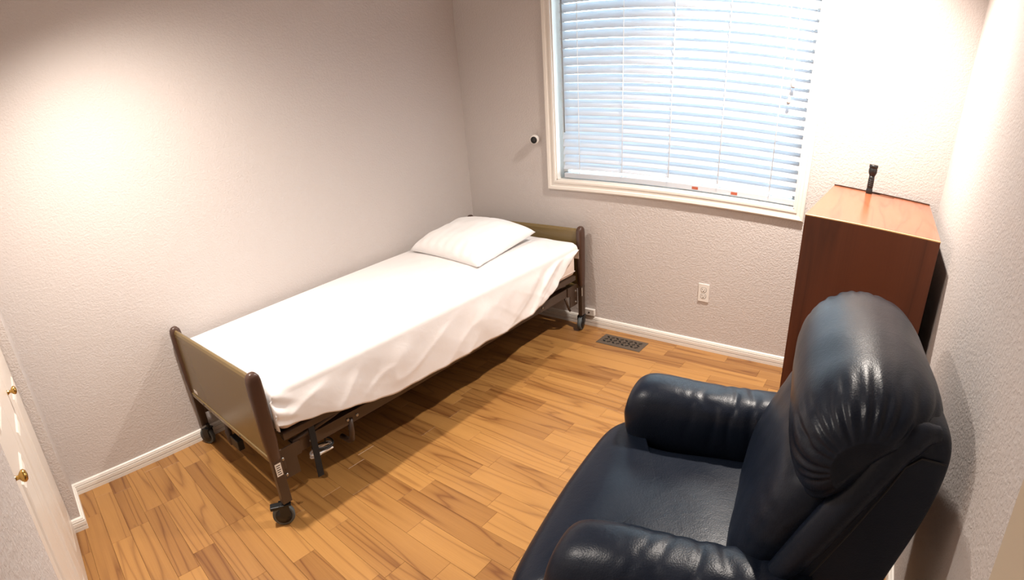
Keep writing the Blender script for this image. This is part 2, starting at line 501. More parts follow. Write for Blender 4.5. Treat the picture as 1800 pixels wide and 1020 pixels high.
closet_panel(1.13, 1.485, DY, None)
closet_panel(1.485, 1.797, DY, 1.505)

# open entry door standing against the right wall
d5 = struct(box('door_5', (2.902, -3.085, 0.012), (2.937, -2.475, 2.03), M['tan'], bevel=0.002))
for z in (0.25, 1.05, 1.82):
    lathe('hinge', [(.006, 0), (.006, .09)], M['brass'], d5, 'Z', 12, (2.945, -3.078, z))

# window: casing, jamb, sash, glass
win = struct(box('window_1', (WX0 - 0.001, 0.082, WZ0), (WX0 + 0.035, 0.12, WZ1), M['white_plastic']))
CW = 0.058
CP = [(0, 0), (0, .012), (.006, .015), (.016, .015), (.020, .0115), (.034, .0115), (.038, .017), (.052, .019), (.058, .016), (.058, 0)]   # (distance from opening, depth)
def casing(name, a, b_, na, nb):
    b2 = bmesh.new()
    RR = []
    for p, n in ((a, na), (b_, nb)):
        RR.append([b2.verts.new((p[0] + n[0] * d, -h, p[1] + n[1] * d)) for d, h in CP])
    n = len(CP)
    for k in range(n): b2.faces.new((RR[0][k], RR[0][(k + 1) % n], RR[1][(k + 1) % n], RR[1][k]))
    b2.faces.new(RR[0]); b2.faces.new(RR[1])
    o = bm_obj(name, b2, M['trim'], win); return o
casing('casing', (WX0, WZ0), (WX1, WZ0), (-1, -1), (1, -1))
casing('casing', (WX0, WZ1), (WX1, WZ1), (-1, 1), (1, 1))
casing('casing', (WX0, WZ0), (WX0, WZ1), (-1, -1), (-1, 1))
casing('casing', (WX1, WZ0), (WX1, WZ1), (1, -1), (1, 1))
for nm, lo, hi in (('sill', (WX0, 0, WZ0 - .001), (WX1, .085, WZ0 + .006)), ('jamb', (WX0 - .001, 0, WZ0), (WX0 + .006, .085, WZ1)),
                   ('jamb', (WX1 - .006, 0, WZ0), (WX1 + .001, .085, WZ1)), ('jamb', (WX0, 0, WZ1 - .006), (WX1, .085, WZ1 + .001))):
    box(nm, lo, hi, M['trim'], win)
for lo, hi in (((WX1 - .035, .082, WZ0), (WX1, .12, WZ1)), ((WX0, .082, WZ0), (WX1, .12, WZ0 + .04)), ((WX0, .082, WZ1 - .04), (WX1, .12, WZ1))):
    box('sash', lo, hi, M['white_plastic'], win)
box('pane', (WX0 + .03, .099, WZ0 + .035), (WX1 - .03, .103, WZ1 - .035), M['glass'], win)

# ------------------------------------------------------------------ downlights
def downlight(x, y, power, label):
    root = thing('ceiling_downlight', label, 'ceiling light', (x, y, H), 0, 'recessed downlights')
    lathe('trim_ring', [(.066, .004), (.066, -.004), (.094, -.004), (.097, 0), (.094, .002)], M['trim'], root, 'Z', 32)
    b2 = bmesh.new(); n = 32; rg = []
    for r, z in ((.073, 0.0), (.070, .04), (.055, .15)):
        rg.append([b2.verts.new((r * math.cos(2 * math.pi * k / n), r * math.sin(2 * math.pi * k / n), z)) for k in range(n)])
    for A, B in zip(rg, rg[1:]):
        for k in range(n): b2.faces.new((A[k], A[(k + 1) % n], B[(k + 1) % n], B[k]))
    b2.faces.new(rg[-1])
    bm_obj('housing', b2, M['trim'], root, True, recalc=False)
    lathe('lens', [(.052, .044), (.052, .040), (.002, .034)], M['bulb'], root, 'Z', 24)
    ld = bpy.data.lights.new('downlight', 'SPOT'); ld.energy = power; ld.color = (1.0, 0.91, 0.82)
    ld.spot_size = R(156); ld.spot_blend = 1.0; ld.shadow_soft_size = 0.045
    lo = bpy.data.objects.new('downlight_glow', ld); COL.objects.link(lo); lo.location = (0, 0, -0.012); lo.parent = root
for nm, x, y, pw in LIGHT_SPOTS:
    downlight(x, y, pw, {'back': 'white recessed ceiling downlight above the walnut dresser', 'front': 'white recessed ceiling downlight near the closet doors'}[nm])

# ------------------------------------------------------------------ window blind
bl = thing('window_blind', 'white horizontal two-inch slat blind hanging in the window', 'window blind', (1.4785, 0.02, WZ1))
def rel(o): o.location = (-1.4785, -0.02, -WZ1); return o
BX0, BX1 = 0.778, 2.214
T = R(56); SW = 0.050
b2 = bmesh.new(); prof = []
for k in range(7):
    s = k / 6; h = 0.0035 * (1 - (2 * s - 1) ** 2)
    prof.append((s * SW * math.cos(T) - h * math.sin(T), s * SW * math.sin(T) + h * math.cos(T)))
th = 0.0028
lower = [(a + th * math.sin(T), b - th * math.cos(T)) for a, b in prof]
loop = prof + lower[::-1]
RA = [b2.verts.new((BX0 - 1.4785, a, b)) for a, b in loop]; RB = [b2.verts.new((BX1 - 1.4785, a, b)) for a, b in loop]
n = len(loop)
for k in range(n): b2.faces.new((RA[k], RA[(k + 1) % n], RB[(k + 1) % n], RB[k]))
b2.faces.new(RA); b2.faces.new(RB)
bmesh.ops.recalc_face_normals(b2, faces=b2.faces)
slat_me = bpy.data.meshes.new('slat'); b2.to_mesh(slat_me); b2.free(); slat_me.materials.append(M['slat'])
SY = 0.018
for k in range(-8, 16):
    o = bpy.data.objects.new('slat', slat_me); COL.objects.link(o); o.parent = bl
    o.location = (0, SY - 0.02, 1.364 + 0.0444 * k - WZ1)
rail = rel(box('bottom_rail', (BX0, .022, .956), (BX1, .056, .986), M['slat'], bl, bevel=0.004))
for x in (1.625, 1.855):
    rel(box('warning_label', (x, .0205, .963), (x + .036, .0225, .977), M['tag'], bl))
rel(box('head_rail', (BX0, .012, 2.046), (BX1, .066, 2.094), M['white_plastic'], bl, bevel=0.003))
for x in (.895, 1.185, 1.48, 1.775, 2.07):
    for dy in (SY - .003,):
        rel(tube('ladder_cord', [(x, dy, 2.05), (x, dy, .985)], .0019, M['cord'], bl, 6))
    rel(tube('lift_cord', [(x + .006, .05, 2.05), (x + .006, .05, .985)], .0011, M['cord'], bl, 6))
rel(tube('tilt_wand', [(.805, -.002, 2.05), (.805, -.003, 1.225)], .0045, M['wand'], bl, 6))
def pull(x0, z_end, dx):
    rel(tube('pull_cord', [(x0, .004, 2.05), (x0 + dx * .3, .0, 1.85), (x0 + dx * .1, 0, 1.72), (x0 + dx, 0, z_end)], .0013, M['cord'], bl, 6))
    rel(lathe('tassel', [(.003, 0), (.006, -.006), (.010, -.034), (.0095, -.040), (.003, -.041)], M['tassel'], bl, 'Z', 12, (x0 + dx, 0, z_end)))
pull(2.118, 1.575, .012); pull(2.122, 1.50, -.004)

# ------------------------------------------------------------------ dresser
dx0, dx1, dy0, dy1, dz = 2.42, 2.925, -0.957, -0.04, 1.11
dr = thing('dresser', 'tall walnut dresser with plain side standing in the window corner', 'dresser', ((dx0 + dx1) / 2, (dy0 + dy1) / 2, 0))
def reld(o): o.location = (-(dx0 + dx1) / 2, -(dy0 + dy1) / 2, 0); return o
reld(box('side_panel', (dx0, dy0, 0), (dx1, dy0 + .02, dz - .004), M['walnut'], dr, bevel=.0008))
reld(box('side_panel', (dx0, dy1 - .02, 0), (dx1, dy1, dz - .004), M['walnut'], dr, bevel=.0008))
tp = reld(box('top', (dx0 - .001, dy0 + .009, dz - .02), (dx1 + .001, dy1, dz), M['walnut_lit'], dr, bevel=.0008))
eb = reld(box('edge_highlight', (dx0 - .001, dy0 - .001, dz - .0045), (dx1 + .001, dy0 + .009, dz + .0004), M['edge'], dr, bevel=.0015))  # pale strip paints the bright highlight on the rounded edge
reld(box('back_lip', (dx0, dy1 - .003, dz - .02), (dx1, dy1 + .004, dz + .006), M['darkwood'], dr))
reld(box('back_panel', (dx1 - .012, dy0 + .02, .02), (dx1 - .004, dy1 - .02, dz - .02), M['darkwood'], dr))
reld(box('base_panel', (dx0 + .02, dy0 + .02, .06), (dx1 - .012, dy1 - .02, .08), M['walnut'], dr))
reld(box('plinth', (dx0 + .03, dy0 + .02, 0), (dx0 + .045, dy1 - .02, .06), M['walnut'], dr))
zz = .083
for hgt in (.22, .22, .20, .18, .165):
    d_ = reld(box('drawer', (dx0 + .001, dy0 + .022, zz), (dx0 + .40, dy1 - .022, zz + hgt - .004), M['walnut'], dr, bevel=.001))
    hd = reld(box('handle', (dx0 - .018, (dy0 + dy1) / 2 - .06, zz + hgt - .045), (dx0 + .001, (dy0 + dy1) / 2 + .06, zz + hgt - .030), M['walnut_lit'], None, bevel=.003))
    hd.parent = d_; hd.location = (0, 0, 0)
    zz += hgt

# flashlight on the dresser
fx, fy = 2.604, -0.092
fl = thing('flashlight', 'small black flashlight standing on end on the dresser top', 'flashlight', (fx, fy, dz))
lathe('barrel', [(0.0155, 0), (0.0167, .002), (0.0167, .020), (0.0144, .024), (0.0144, .030), (0.0152, .032), (0.0152, .075), (0.0144, .078), (0.0144, .088)], M['black'], fl, 'Z', 24)
lathe('head', [(0.0144, .088), (0.0190, .098), (0.0218, .106), (0.0218, .122), (0.0205, .124), (0.0205, .128), (0.0224, .130), (0.0224, .142), (0.0196, .1425)], M['black'], fl, 'Z', 24)
for k in range(4):
    lathe('grip_ring', [(0.0147, .036 + .009 * k), (0.0159, .0375 + .009 * k), (0.0159, .0405 + .009 * k), (0.0147, .042 + .009 * k)], M['black'], fl, 'Z', 24)
lathe('tail_switch', [(0.0080, .0003), (0.0080, .003)], M['slot'], fl, 'Z', 16)
tube('wrist_cord', [(.014, 0, .012), (.03, -.004, .004), (.06, .006, .002), (.10, -.002, .002), (.13, .012, .002)], .0012, M['black'], fl, 6)

# ------------------------------------------------------------------ wall things
cm = thing('wall_camera', 'small round white camera with black face beside the window', 'camera', (0.598, 0, 1.188))
lathe('mount', [(.017, 0), (.017, -.004), (.007, -.007), (.007, -.020)], M['white_plastic'], cm, 'Y', 24)
hd = lathe('body', [(.006, .0), (.018, -.003), (.026, -.009), (.029, -.018), (.0285, -.028), (.026, -.034), (.022, -.036)], M['white_plastic'], cm, 'Y', 28)
fc = lathe('face', [(.0205, -.0355), (.0205, -.0375), (.006, -.0385), (.002, -.0385)], M['black'], hd, 'Y', 24)
hd.location = (0, -.014, 0); hd.rotation_euler = (R(8), 0, R(16))

ol = thing('wall_outlet', 'white duplex power outlet on the wall under the window', 'power outlet', (1.751, 0, .371))
box('cover_plate', (-.035, -.006, -.057), (.035, 0, .057), M['white_plastic'], ol, bevel=.003)
for sz in (-.0195, .0195):
    b2 = bmesh.new(); pts = []
    for k in range(28):
        a = 2 * math.pi * k / 28; px, pz = .0168 * math.cos(a), .0168 * math.sin(a); pts.append((px, max(-.0135, min(.0135, pz)) + sz))
    A = [b2.verts.new((p[0], -.0055, p[1])) for p in pts]; B = [b2.verts.new((p[0] * .96, -.0080, (p[1] - sz) * .96 + sz)) for p in pts]
    for k in range(28): b2.faces.new((A[k], A[(k + 1) % 28], B[(k + 1) % 28], B[k]))
    b2.faces.new(B); rc = bm_obj('receptacle', b2, M['white_plastic'], ol)
    tube('shadow_gap', [(p[0] * 1.05, -.0060, (p[1] - sz) * 1.05 + sz) for p in pts], .0009, M['slot'], rc, 4, closed=True)
    box('slot', (-.0085, -.0086, sz - .001), (-.0062, -.0078, sz + .008), M['slot'], rc)
    box('slot', (.0062, -.0086, sz - .001), (.0085, -.0078, sz + .0065), M['slot'], rc)
    lathe('ground_hole', [(.003, -.0078), (.003, -.0086)], M['slot'], rc, 'Y', 12, (0, 0, sz - .008))
lathe('screw', [(.003, -.005), (.003, -.0072), (.001, -.0076)], M['white_plastic'], ol, 'Y', 12)

jb = thing('phone_jack_box', 'small square white jack box on the baseboard beside the bed', 'jack box', (.972, 0, .097))
box('cover', (-.038, -.024, -.022), (.038, 0, .022), M['white_plastic'], jb, bevel=.003)
box('jack', (-.006, -.0255, -.006), (.004, -.0235, .005), M['slot'], jb)

# ------------------------------------------------------------------ floor register
vt = thing('floor_register', 'bronze-grey metal floor vent with scroll cut-outs near the baseboard', 'floor vent', (1.29, -.158, 0))
vx, vy = .152, .070
hx, hy = .128, .046
b2 = bmesh.new()
rims = []
for (a, b_, z) in ((vx, vy, 0.0), (vx, vy, .002), (vx - .006, vy - .006, .005), (hx, hy, .005), (hx, hy, .001)):
    rims.append([b2.verts.new(p) for p in ((-a, -b_, z), (a, -b_, z), (a, b_, z), (-a, b_, z))])
for A, B in zip(rims, rims[1:]):
    for k in range(4): b2.faces.new((A[k], A[(k + 1) % 4], B[(k + 1) % 4], B[k]))
bm_obj('frame', b2, M['vent'], vt, recalc=False)
box('recess_shade', (-hx, -hy, .0004), (hx, hy, .0010), M['hole'], vt)  # black sheet painted for the shade in the recess below the grille
b2 = bmesh.new()
NX, NY = 8, 3; cw, ch = 2 * hx / NX, 2 * hy / NY
for i in range(NX):
    for j in range(NY):
        cx, cy = -hx + cw * (i + .5), -hy + ch * (j + .5); n = 20
        tilt = R(45) if (i + j) % 2 else R(-45)
        out, inn, inb = [], [], []
        for k in range(n):
            a = 2 * math.pi * k / n
            dx, dy = math.cos(a), math.sin(a); t = min(cw / 2 / max(abs(dx), 1e-6), ch / 2 / max(abs(dy), 1e-6))
            out.append(b2.verts.new((cx + dx * t, cy + dy * t, .0045)))
            q = a - tilt
            rr = .0068 * (1 + .55 * math.cos(2 * q)) + .0040
            inn.append(b2.verts.new((cx + dx * rr, cy + dy * rr, .0045))); inb.append(b2.verts.new((cx + dx * rr, cy + dy * rr, .001)))
        for k in range(n):
            q = (k + 1) % n
            b2.faces.new((out[k], out[q], inn[q], inn[k])); b2.faces.new((inn[k], inn[q], inb[q], inb[k]))
bm_obj('grille', b2, M['vent'], vt)

# ------------------------------------------------------------------ hospital bed
BXL, BXR = 0.045, 0.975
FY, HY = -2.305, -0.098
bed = thing('hospital_bed', 'brown metal hospital bed on castors with olive head and foot boards', 'bed', (0.51, -1.2, 0))
BO = Vector((-0.51, 1.2, 0))
def relb(o): o.location = BO; return o
def board(y, face, name):
    b2 = bmesh.new(); rows = []
    xs0, xs1 = BXL + .028, BXR - .028
    prof = [(-.013, .300), (-.013, .640), (-.012, .660), (-.007, .672), (0, .676), (.007, .672), (.012, .660), (.013, .640), (.013, .300)]
    A = [b2.verts.new((xs0, y + a, z)) for a, z in prof]; B = [b2.verts.new((xs1, y + a, z)) for a, z in prof]
    for k in range(len(prof)): b2.faces.new((A[k], A[(k + 1) % len(prof)], B[(k + 1) % len(prof)], B[k]))
    b2.faces.new(A); b2.faces.new(B)
    o = relb(bm_obj(name, b2, M['olive'], bed)); o['label'] = 'glossy olive brown ' + ('foot board' if face < 0 else 'head board')
    st = box('lower_rail', (xs0, y - .018, .292), (xs1, y + .018, .318), M['olive'], o, bevel=.004)
    for x in (xs0 + .17, xs0 + .60):
        lathe('screw', [(.005, 0), (.005, face * .002)], M['ink'], o, 'Y', 10, (x, y + face * .018, .305))
    return o
fb = board(FY, -1, 'foot_board'); hb = board(HY, 1, 'head_board')
box('sticker', (.115, FY - .0138, .332), (.165, FY - .013, .350), M['sticker'], fb)
def edge_cap(x, y):
    b2 = bmesh.new(); rings = []
    #        z     half x   half y
    for z, a, c in ((.298, .012, .017), (.315, .017, .023), (.40, .019, .029), (.60, .020, .031), (.655, .020, .030), (.675, .019, .026), (.687, .015, .017), (.692, .008, .009)):
        ring = []
        for k in range(24):
            t = 2 * math.pi * k / 24; cx, sy = math.cos(t), math.sin(t)
            ring.append((x + a * math.copysign(abs(cx) ** .55, cx), y + c * math.copysign(abs(sy) ** .55, sy), z))
        rings.append(ring)
    o = loft('edge_cap', rings, M['cap'], bed); relb(o); o['label'] = 'dark brown plastic edge cap'
    return o
def castor(x, y, yaw, brake=False):
    o = lathe('castor', [(.030, -.010), (.043, -.013), (.046, -.009), (.046, .009), (.043, .013), (.030, .010)], M['rubber'], bed, 'X', 28)
    r_ = Matrix.Rotation(yaw, 4, 'Z'); o.location = BO + Vector((x, y, .046)); o.rotation_euler = (0, 0, yaw)
    for s in (-1, 1):
        lathe('hub_cover', [(.034, s * .010), (.033, s * .0155), (.008, s * .017)], M['black'], o, 'X', 24)
    b2 = bmesh.new()
    for s in (-1, 1):
        bbox_bm(b2, (s * .019 - .002, -.012, .0), (s * .019 + .002, .030, .052), 0)
    bbox_bm(b2, (-.021, .004, .048), (.021, .040, .054), 0.001)
    tube_bm(b2, [(0, .024, .05), (0, .024, .075)], .011, 12)
    bm_obj('fork', b2, M['black'], o)
    if brake:
        box('brake_lever', (-.016, -.048, .034), (.016, .004, .050), M['black'], o, bevel=.003)
    return o
def leg(x, y):
    b2 = bmesh.new()
    bbox_bm(b2, (x - .014, y - .021, .108), (x + .014, y + .021, .315), .002)
    return relb(bm_obj('leg', b2, M['brown'], bed))
for y, s in ((FY, -1), (HY, 1)):
    for x in (BXL + .014, BXR - .014):
        edge_cap(x, y); leg(x, y)
castor(BXR - .030, FY - .020, R(-28), True); castor(BXL + .028, FY - .005, R(-62)); castor(BXR - .022, HY + .0, R(12)); castor(BXL + .022, HY + .0, R(20))
# serial plate with printed lines on the foot leg
lb = relb(box('serial_label', (BXR - .0008, FY - .014, .240), (BXR + .0010, FY + .013, .296), M['sticker'], bed)); lb['label'] = 'white printed serial label'
for k in range(5):
    box('print_line', (BXR + .0006, FY - .010, .247 + .0095 * k), (BXR + .0014, FY + .009 - .003 * (k % 2), .2505 + .0095 * k), M['ink'], lb)
relb(box('white_tag', (BXR - .012, HY - .019, .245), (BXR + .002, HY - .0165, .300), M['sticker'], bed))
# side rails (angle iron) and deck
for x, s in ((BXR - .045, 1), (BXL + .045, -1)):
    b2 = bmesh.new()
    bbox_bm(b2, (x - .003, FY + .10, .265), (x + .003, HY - .05, .318), .001)
    bbox_bm(b2, (min(x, x - s * .035), FY + .10, .312), (max(x, x - s * .035), HY - .05, .318), .001)
    rl = relb(bm_obj('side_rail', b2, M['brown'], bed))
    for yy in (-2.12, -1.93, -1.88, -1.2, -.5):
        lathe('bolt', [(.008, 0), (.007, s * .005), (.003, s * .006)], M['steel'], rl, 'X', 12, (x + s * .003, yy, .290))
for x, s in ((BXR - .030, 1), (BXL + .030, -1)):
    relb(box('deck_rail', (x - .012, FY + .06, .362), (x + .012, HY - .06, .392), M['brown'], bed, bevel=.003))
relb(box('added_shade_panel', (BXL + .03, FY + .07, .366), (BXR - .032, HY - .07, .375), M['cap'], bed))  # unseen dark panel, added to deepen the shade under the bed
for k in range(13):
    yy = FY + .12 + k * (HY - FY - .24) / 12
    relb(box('deck_slat', (BXL + .03, yy - .012, .376), (BXR - .03, yy + .012, .390), M['brown'], bed, bevel=.002))
# corner brackets that hook the rails to the end boards
for y, s in ((FY, 1), (HY, -1)):
    for x in (BXR - .038, BXL + .038):
        b2 = bmesh.new()
        ylo, yhi = sorted((y + s * .018, y + s * .13))
        bbox_bm(b2, (x - .003, ylo, .262), (x + .003, yhi, .322), .001)
        yl, yh = sorted((y + s * .018, y + s * .105))
        bbox_bm(b2, (x - .003, yl, .185), (x + .003, yh, .265), .001)
        br = relb(bm_obj('corner_bracket', b2, M['brown'], bed))
        for zz in (.205, .280):
            t_ = 1 if x > .5 else -1
            lathe('bolt', [(.008, 0), (.007, t_ * .005), (.003, t_ * .006)], M['steel'], br, 'X', 12, (x + t_ * .003, y + s * .040, zz))
    relb(box('cross_bar', (BXL + .03, y + s * .035 - .012, .235), (BXR - .03, y + s * .035 + .012, .275), M['brown'], bed, bevel=.003))
# lifting linkage under the deck, near side
relb(tube('lift_arm', [(BXR - .05, -2.20, .32), (BXR - .05, -1.99, .345), (BXR - .05, -1.86, .37)], .012, M['brown'], bed, 8))
relb(tube('lift_arm', [(BXR - .05, -.24, .26), (BXR - .05, -.20, .18), (BXR - .06, -.17, .15)], .008, M['brown'], bed, 8))
relb(tube('push_handle', [(BXR - .046, -1.915, .29), (BXR - .046, -1.92, .22), (BXR - .050, -1.925, .185), (BXR - .075, -1.925, .170), (BXR - .13, -1.925, .170)], .0125, M['brown'], bed, 12))
relb(box('motor_housing', (.36, -2.05, .15), (.52, -1.72, .27), M['black'], bed, bevel=.01))
relb(tube('drive_shaft', [(.44, -2.06, .21), (.44, -2.24, .225)], .010, M['steel'], bed, 10))
ck = relb(tube('crank', [(.340, -2.262, .265), (.348, -2.272, .215), (.352, -2.274, .19), (.358, -2.276, .175), (.366, -2.276, .125), (.369, -2.276, .105)], [.009, .010, .010, .017, .017, .012], M['brown'], bed, 10))
tube('crank_pin', [(.325, -2.262, .262), (.36, -2.262, .262), (.40, -2.262, .262)], .008, M['steel'], ck, 8)
relb(box('crank_bracket', (.385, -2.284, .112), (.475, -2.252, .165), M['black'], bed, bevel=.004))
st = relb(box('strap', (-.004, -.014, -.235), (.0, .014, 0.0), M['strap'], bed)); st.location = BO + Vector((BXR - .020, -2.115, .365)); st.rotation_euler = (R(-3), R(-2), 0)

# coiled power cord under the bed
pc = thing('power_cord', 'coiled white and black power cord hanging under the bed', 'cord', (.875, -2.06, .20))
for k, (r_, dz_, mt, rx) in enumerate(((.052, 0, 'cord', 8), (.055, .010, 'cord', -6), (.048, -.010, 'cord', 14), (.050, .022, 'black', 4), (.046, .032, 'black', -10))):
    pts = []
    for q in range(24):
        a = 2 * math.pi * q / 24
        pts.append((r_ * .55 * math.cos(a) + .002 * k, r_ * math.sin(a) + .004 * k, dz_ - .02 + .010 * math.sin(a + k) + math.sin(R(rx)) * r_ * math.cos(a)))
    tube('loop', pts, .0042, M[mt], pc, 8, closed=True)
tube('hanging_end', [(.0, .03, .01), (.005, .04, .05), (.0, .05, .07)], .0042, M['black'], pc, 8)

# ------------------------------------------------------------------ mattress, sheet, pillow
b2 = bmesh.new(); bbox_bm(b2, (.055, -2.245, .393), (.958, -.150, .585), .035, 4)
mt_ = tag(bm_obj('mattress', b2, M['mattress'], None, True), 'cream mattress showing at the head end below the white sheet', 'mattress')
bmp = [(.9585, y, .425) for y in (-.62, -.16)]
tube('piping', [(.957, -2.21, .425), (.957, -.17, .425)], .004, M['mattress'], mt_, 8)

def interp(tab, x):
    if x <= tab[0][0]: return tab[0][1]
    for (a, va), (b_, vb) in zip(tab, tab[1:]):
        if x <= b_:
            t = (x - a) / (b_ - a); t = t * t * (3 - 2 * t) * .5 + t * .5; return va + (vb - va) * t
    return tab[-1][1]
HEM = [(-2.27, .455), (-2.22, .437), (-2.08, .410), (-1.915, .371), (-1.80, .341), (-1.67, .316), (-1.3, .312), (-.95, .313), (-.75, .322), (-.60, .345), (-.48, .39), (-.36, .45), (-.28, .505), (-.14, .56)]
ys = [-2.2635, -2.2640, -2.2635, -2.260, -2.253, -2.243]; zc = [.425, .47, .545, .572, .590, .600]
NYS = 150
for k in range(NYS + 1):
    ys.append(-2.228 + (2.228 - .172) * k / NYS); zc.append(9)
for a, b_ in ((-.159, .600), (-.151, .585), (-.147, .560), (-.146, .50)):
    ys.append(a); zc.append(b_)
rows = []
NT, NS = 44, 26
for y, cap_ in zip(ys, zc):
    hem = interp(HEM, y)
    hem += .006 * noise.noise(Vector((y * 9, 3.1, 0)))
    pts = []
    for k in range(6):                    # wall side drop
        pts.append([.047, .47 + (.575 - .47) * k / 5])
    for k in range(1, 6):
        a = math.pi / 2 * k / 5; pts.append([.047 + .03 * (1 - math.cos(a)), .575 + .027 * math.sin(a)])
    for k in range(1, NT):
        t = k / NT; x = .077 + (.925 - .077) * t
        z = .602 + .010 * math.sin(math.pi * t) + .0035 * noise.noise(Vector((x * 4, y * 2.2, 1.0))) + .0016 * noise.noise(Vector((x * 14, y * 5, 4)))
        pts.append([x, z])
    for k in range(0, 8):
        a = math.pi / 2 * k / 7; pts.append([.925 + .046 * math.sin(a), .556 + .046 * math.cos(a)])
    zt = .556
    for k in range(1, NS + 1):
        t = k / NS; z = zt + (hem - zt) * t
        x = .971 + .016 * math.sin(math.pi * min(1, t * 1.0) * .6)
        # soft diagonal pull folds
        amp = smoothstep(0, .35, t) * (.4 + .6 * t)
        f1 = noise.noise(Vector((y * 5.5 + z * 3.0, z * 4.0, 7.7))); f2 = noise.noise(Vector((y * 13 - z * 9, z * 7, 2.2)))
        headf = smoothstep(-1.1, -.35, y)
        f3 = abs(noise.noise(Vector((y * 7 - z * 11, z * 3 + y, 5.5))))
        x += amp * (.011 * f1 + .005 * f2) + headf * (.012 - .030 * f3) * smoothstep(0, .3, t)
        rid = 1 - abs(noise.noise(Vector((y * 4.2 - z * 6.5, z * 2.2 + y * .6, 9.1))))
        x += amp * .007 * (rid ** 9 - .25) + amp * (.2 + .8 * headf) * .005 * ((1 - abs(noise.noise(Vector((y * 8 + z * 10, z * 5, 1.7))))) ** 10)
        x = max(x, .962)
        pts.append([x, z])
    # foot corner gathers
    row = []
    for q, (x, z) in enumerate(pts):
        z2 = min(z, cap_) if cap_ < 9 else z
        x2 = x
        if cap_ < 9:
            inset = .012 * smoothstep(.6, .5, cap_)
            x2 = .51 + (x - .51) * (1 - inset)
            if y < -2: x2 += .0
        yy = y
        if y < -2.15 and x > .90:
            g = smoothstep(-2.15, -2.255, y) * smoothstep(.90, .965, x)
            wv = math.sin(z * 95 + y * 40) * .006 + noise.noise(Vector((z * 30, y * 30, x * 20))) * .006
            x2 += g * wv * .8; yy += g * wv * .5
        row.append((x2, yy, z2))
    rows.append(row)
b2 = bmesh.new(); RR = [[b2.verts.new(p) for p in r] for r in rows]
for A, B in zip(RR, RR[1:]):
    for k in range(len(A) - 1): b2.faces.new((A[k], A[k + 1], B[k + 1], B[k]))
sh = bm_obj('bed_sheet', b2, M['sheet'], None, True)
md = sh.modifiers.new('thickness', 'SOLIDIFY'); md.thickness = .0015; md.offset = 1
tag(sh, 'plain white sheet pulled over the mattress, hanging down the room side', 'bed sheet')

# pillow: bilinear footprint with pinched corners
PA, PB, PC, PD = Vector((.115, -.745, .620)), Vector((.775, -.850, .617)), Vector((.735, -.255, .668)), Vector((.120, -.235, .650))
def pillow_pt(a, b_, side):
    s, t = (a + 1) / 2, (b_ + 1) / 2
    pin = 1 - .055 * (1 - b_ * b_) * abs(a) ** 3; pin2 = 1 - .05 * (1 - a * a) * abs(b_) ** 3
    a2, b3 = a * (1 - .05 * (1 - b_ * b_)), b_ * (1 - .045 * (1 - a * a))
    s, t = (a2 + 1) / 2, (b3 + 1) / 2
    p = PA * (1 - s) * (1 - t) + PB * s * (1 - t) + PC * s * t + PD * (1 - s) * t
    e = max(0, 1 - abs(a) ** 3.0) ** .50 * max(0, 1 - abs(b_) ** 3.2) ** .46
    hgt = .115 * (1 + .10 * a * -1 + .06 * b_)
    wr = noise.noise(Vector((a * 2.2, b_ * 2.5, 3))) * .010 + noise.noise(Vector((a * 6, b_ * 3, 8))) * .0045
    if side > 0:
        p.z += e * (hgt + wr)
        if b_ < -.6:      # folded hem of the open end
            p.z += .004 * math.sin(a * 26) * smoothstep(-.6, -.95, b_) * e ** .4
    else:
        p.z = max(p.z - e * .05, .6165 if True else 0)
    return p
NPX, NPY = 56, 46
b2 = bmesh.new()
top = [[b2.verts.new(pillow_pt(-1 + 2 * i / NPX, -1 + 2 * j / NPY, 1)) for i in range(NPX + 1)] for j in range(NPY + 1)]
bot = [[(top[j][i] if i in (0, NPX) or j in (0, NPY) else b2.verts.new(pillow_pt(-1 + 2 * i / NPX, -1 + 2 * j / NPY, -1))) for i in range(NPX + 1)] for j in range(NPY + 1)]
for j in range(NPY):
    for i in range(NPX):
        b2.faces.new((top[j][i], top[j][i + 1], top[j + 1][i + 1], top[j + 1][i]))
        b2.faces.new((bot[j][i], bot[j + 1][i], bot[j + 1][i + 1], bot[j][i + 1]))
tag(bm_obj('pillow', b2, M['pillow'], None, True), 'plump white pillow lying at the head of the bed', 'pillow')

# ------------------------------------------------------------------ leather armchair
CA = R(8)
ch = thing('leather_armchair', 'dark navy leather recliner armchair with rolled arms and puffy headrest', 'armchair', (2.306, -1.805, 0), 0)
# local frame: +x of the chair = forward (to the bed), +y = the chair's window side
fwd_l = Vector((-math.cos(CA), -math.sin(CA), 0)); side_l = Vector((-math.sin(CA), math.cos(CA), 0))
def P(u, v, z): return fwd_l * u + side_l * v + Vector((0, 0, z))
def se(x, n): return math.copysign(abs(x) ** n, x)

def wrinkle(p, s, amp): return amp * noise.noise(p * s)

# seat cushion: T-shaped outline, domed
def seat_outline(n=96):
    base = [(-.27, -.235), (.10, -.235), (.17, -.245), (.205, -.30), (.215, -.375), (.255, -.425), (.31, -.415), (.340, -.35), (.355, -.20), (.362, 0),
            (.355, .20), (.340, .33), (.30, .385), (.25, .385), (.215, .345), (.205, .29), (.17, .245), (.10, .235), (-.27, .235), (-.28, 0)]
    return catmull([(a, b_, 0) for a, b_ in base], 6)
ol_ = seat_outline(); cc = Vector((.06, 0, 0)); rings = []
levels = []
for k in range(0, 7): levels.append((.86 + .14 * math.sin(math.pi / 2 * k / 6), .300 + .07 * (1 - math.cos(math.pi / 2 * k / 6))))
for k in range(1, 9):
    a = math.pi / 2 * k / 8; levels.append((.80 + .20 * math.cos(a) ** .8, .370 + .062 * math.sin(a)))
for s in (.72, .62, .5, .38, .26, .14, .05): levels.append((s, .432 + .004 * (1 - (s / .8) ** 2)))
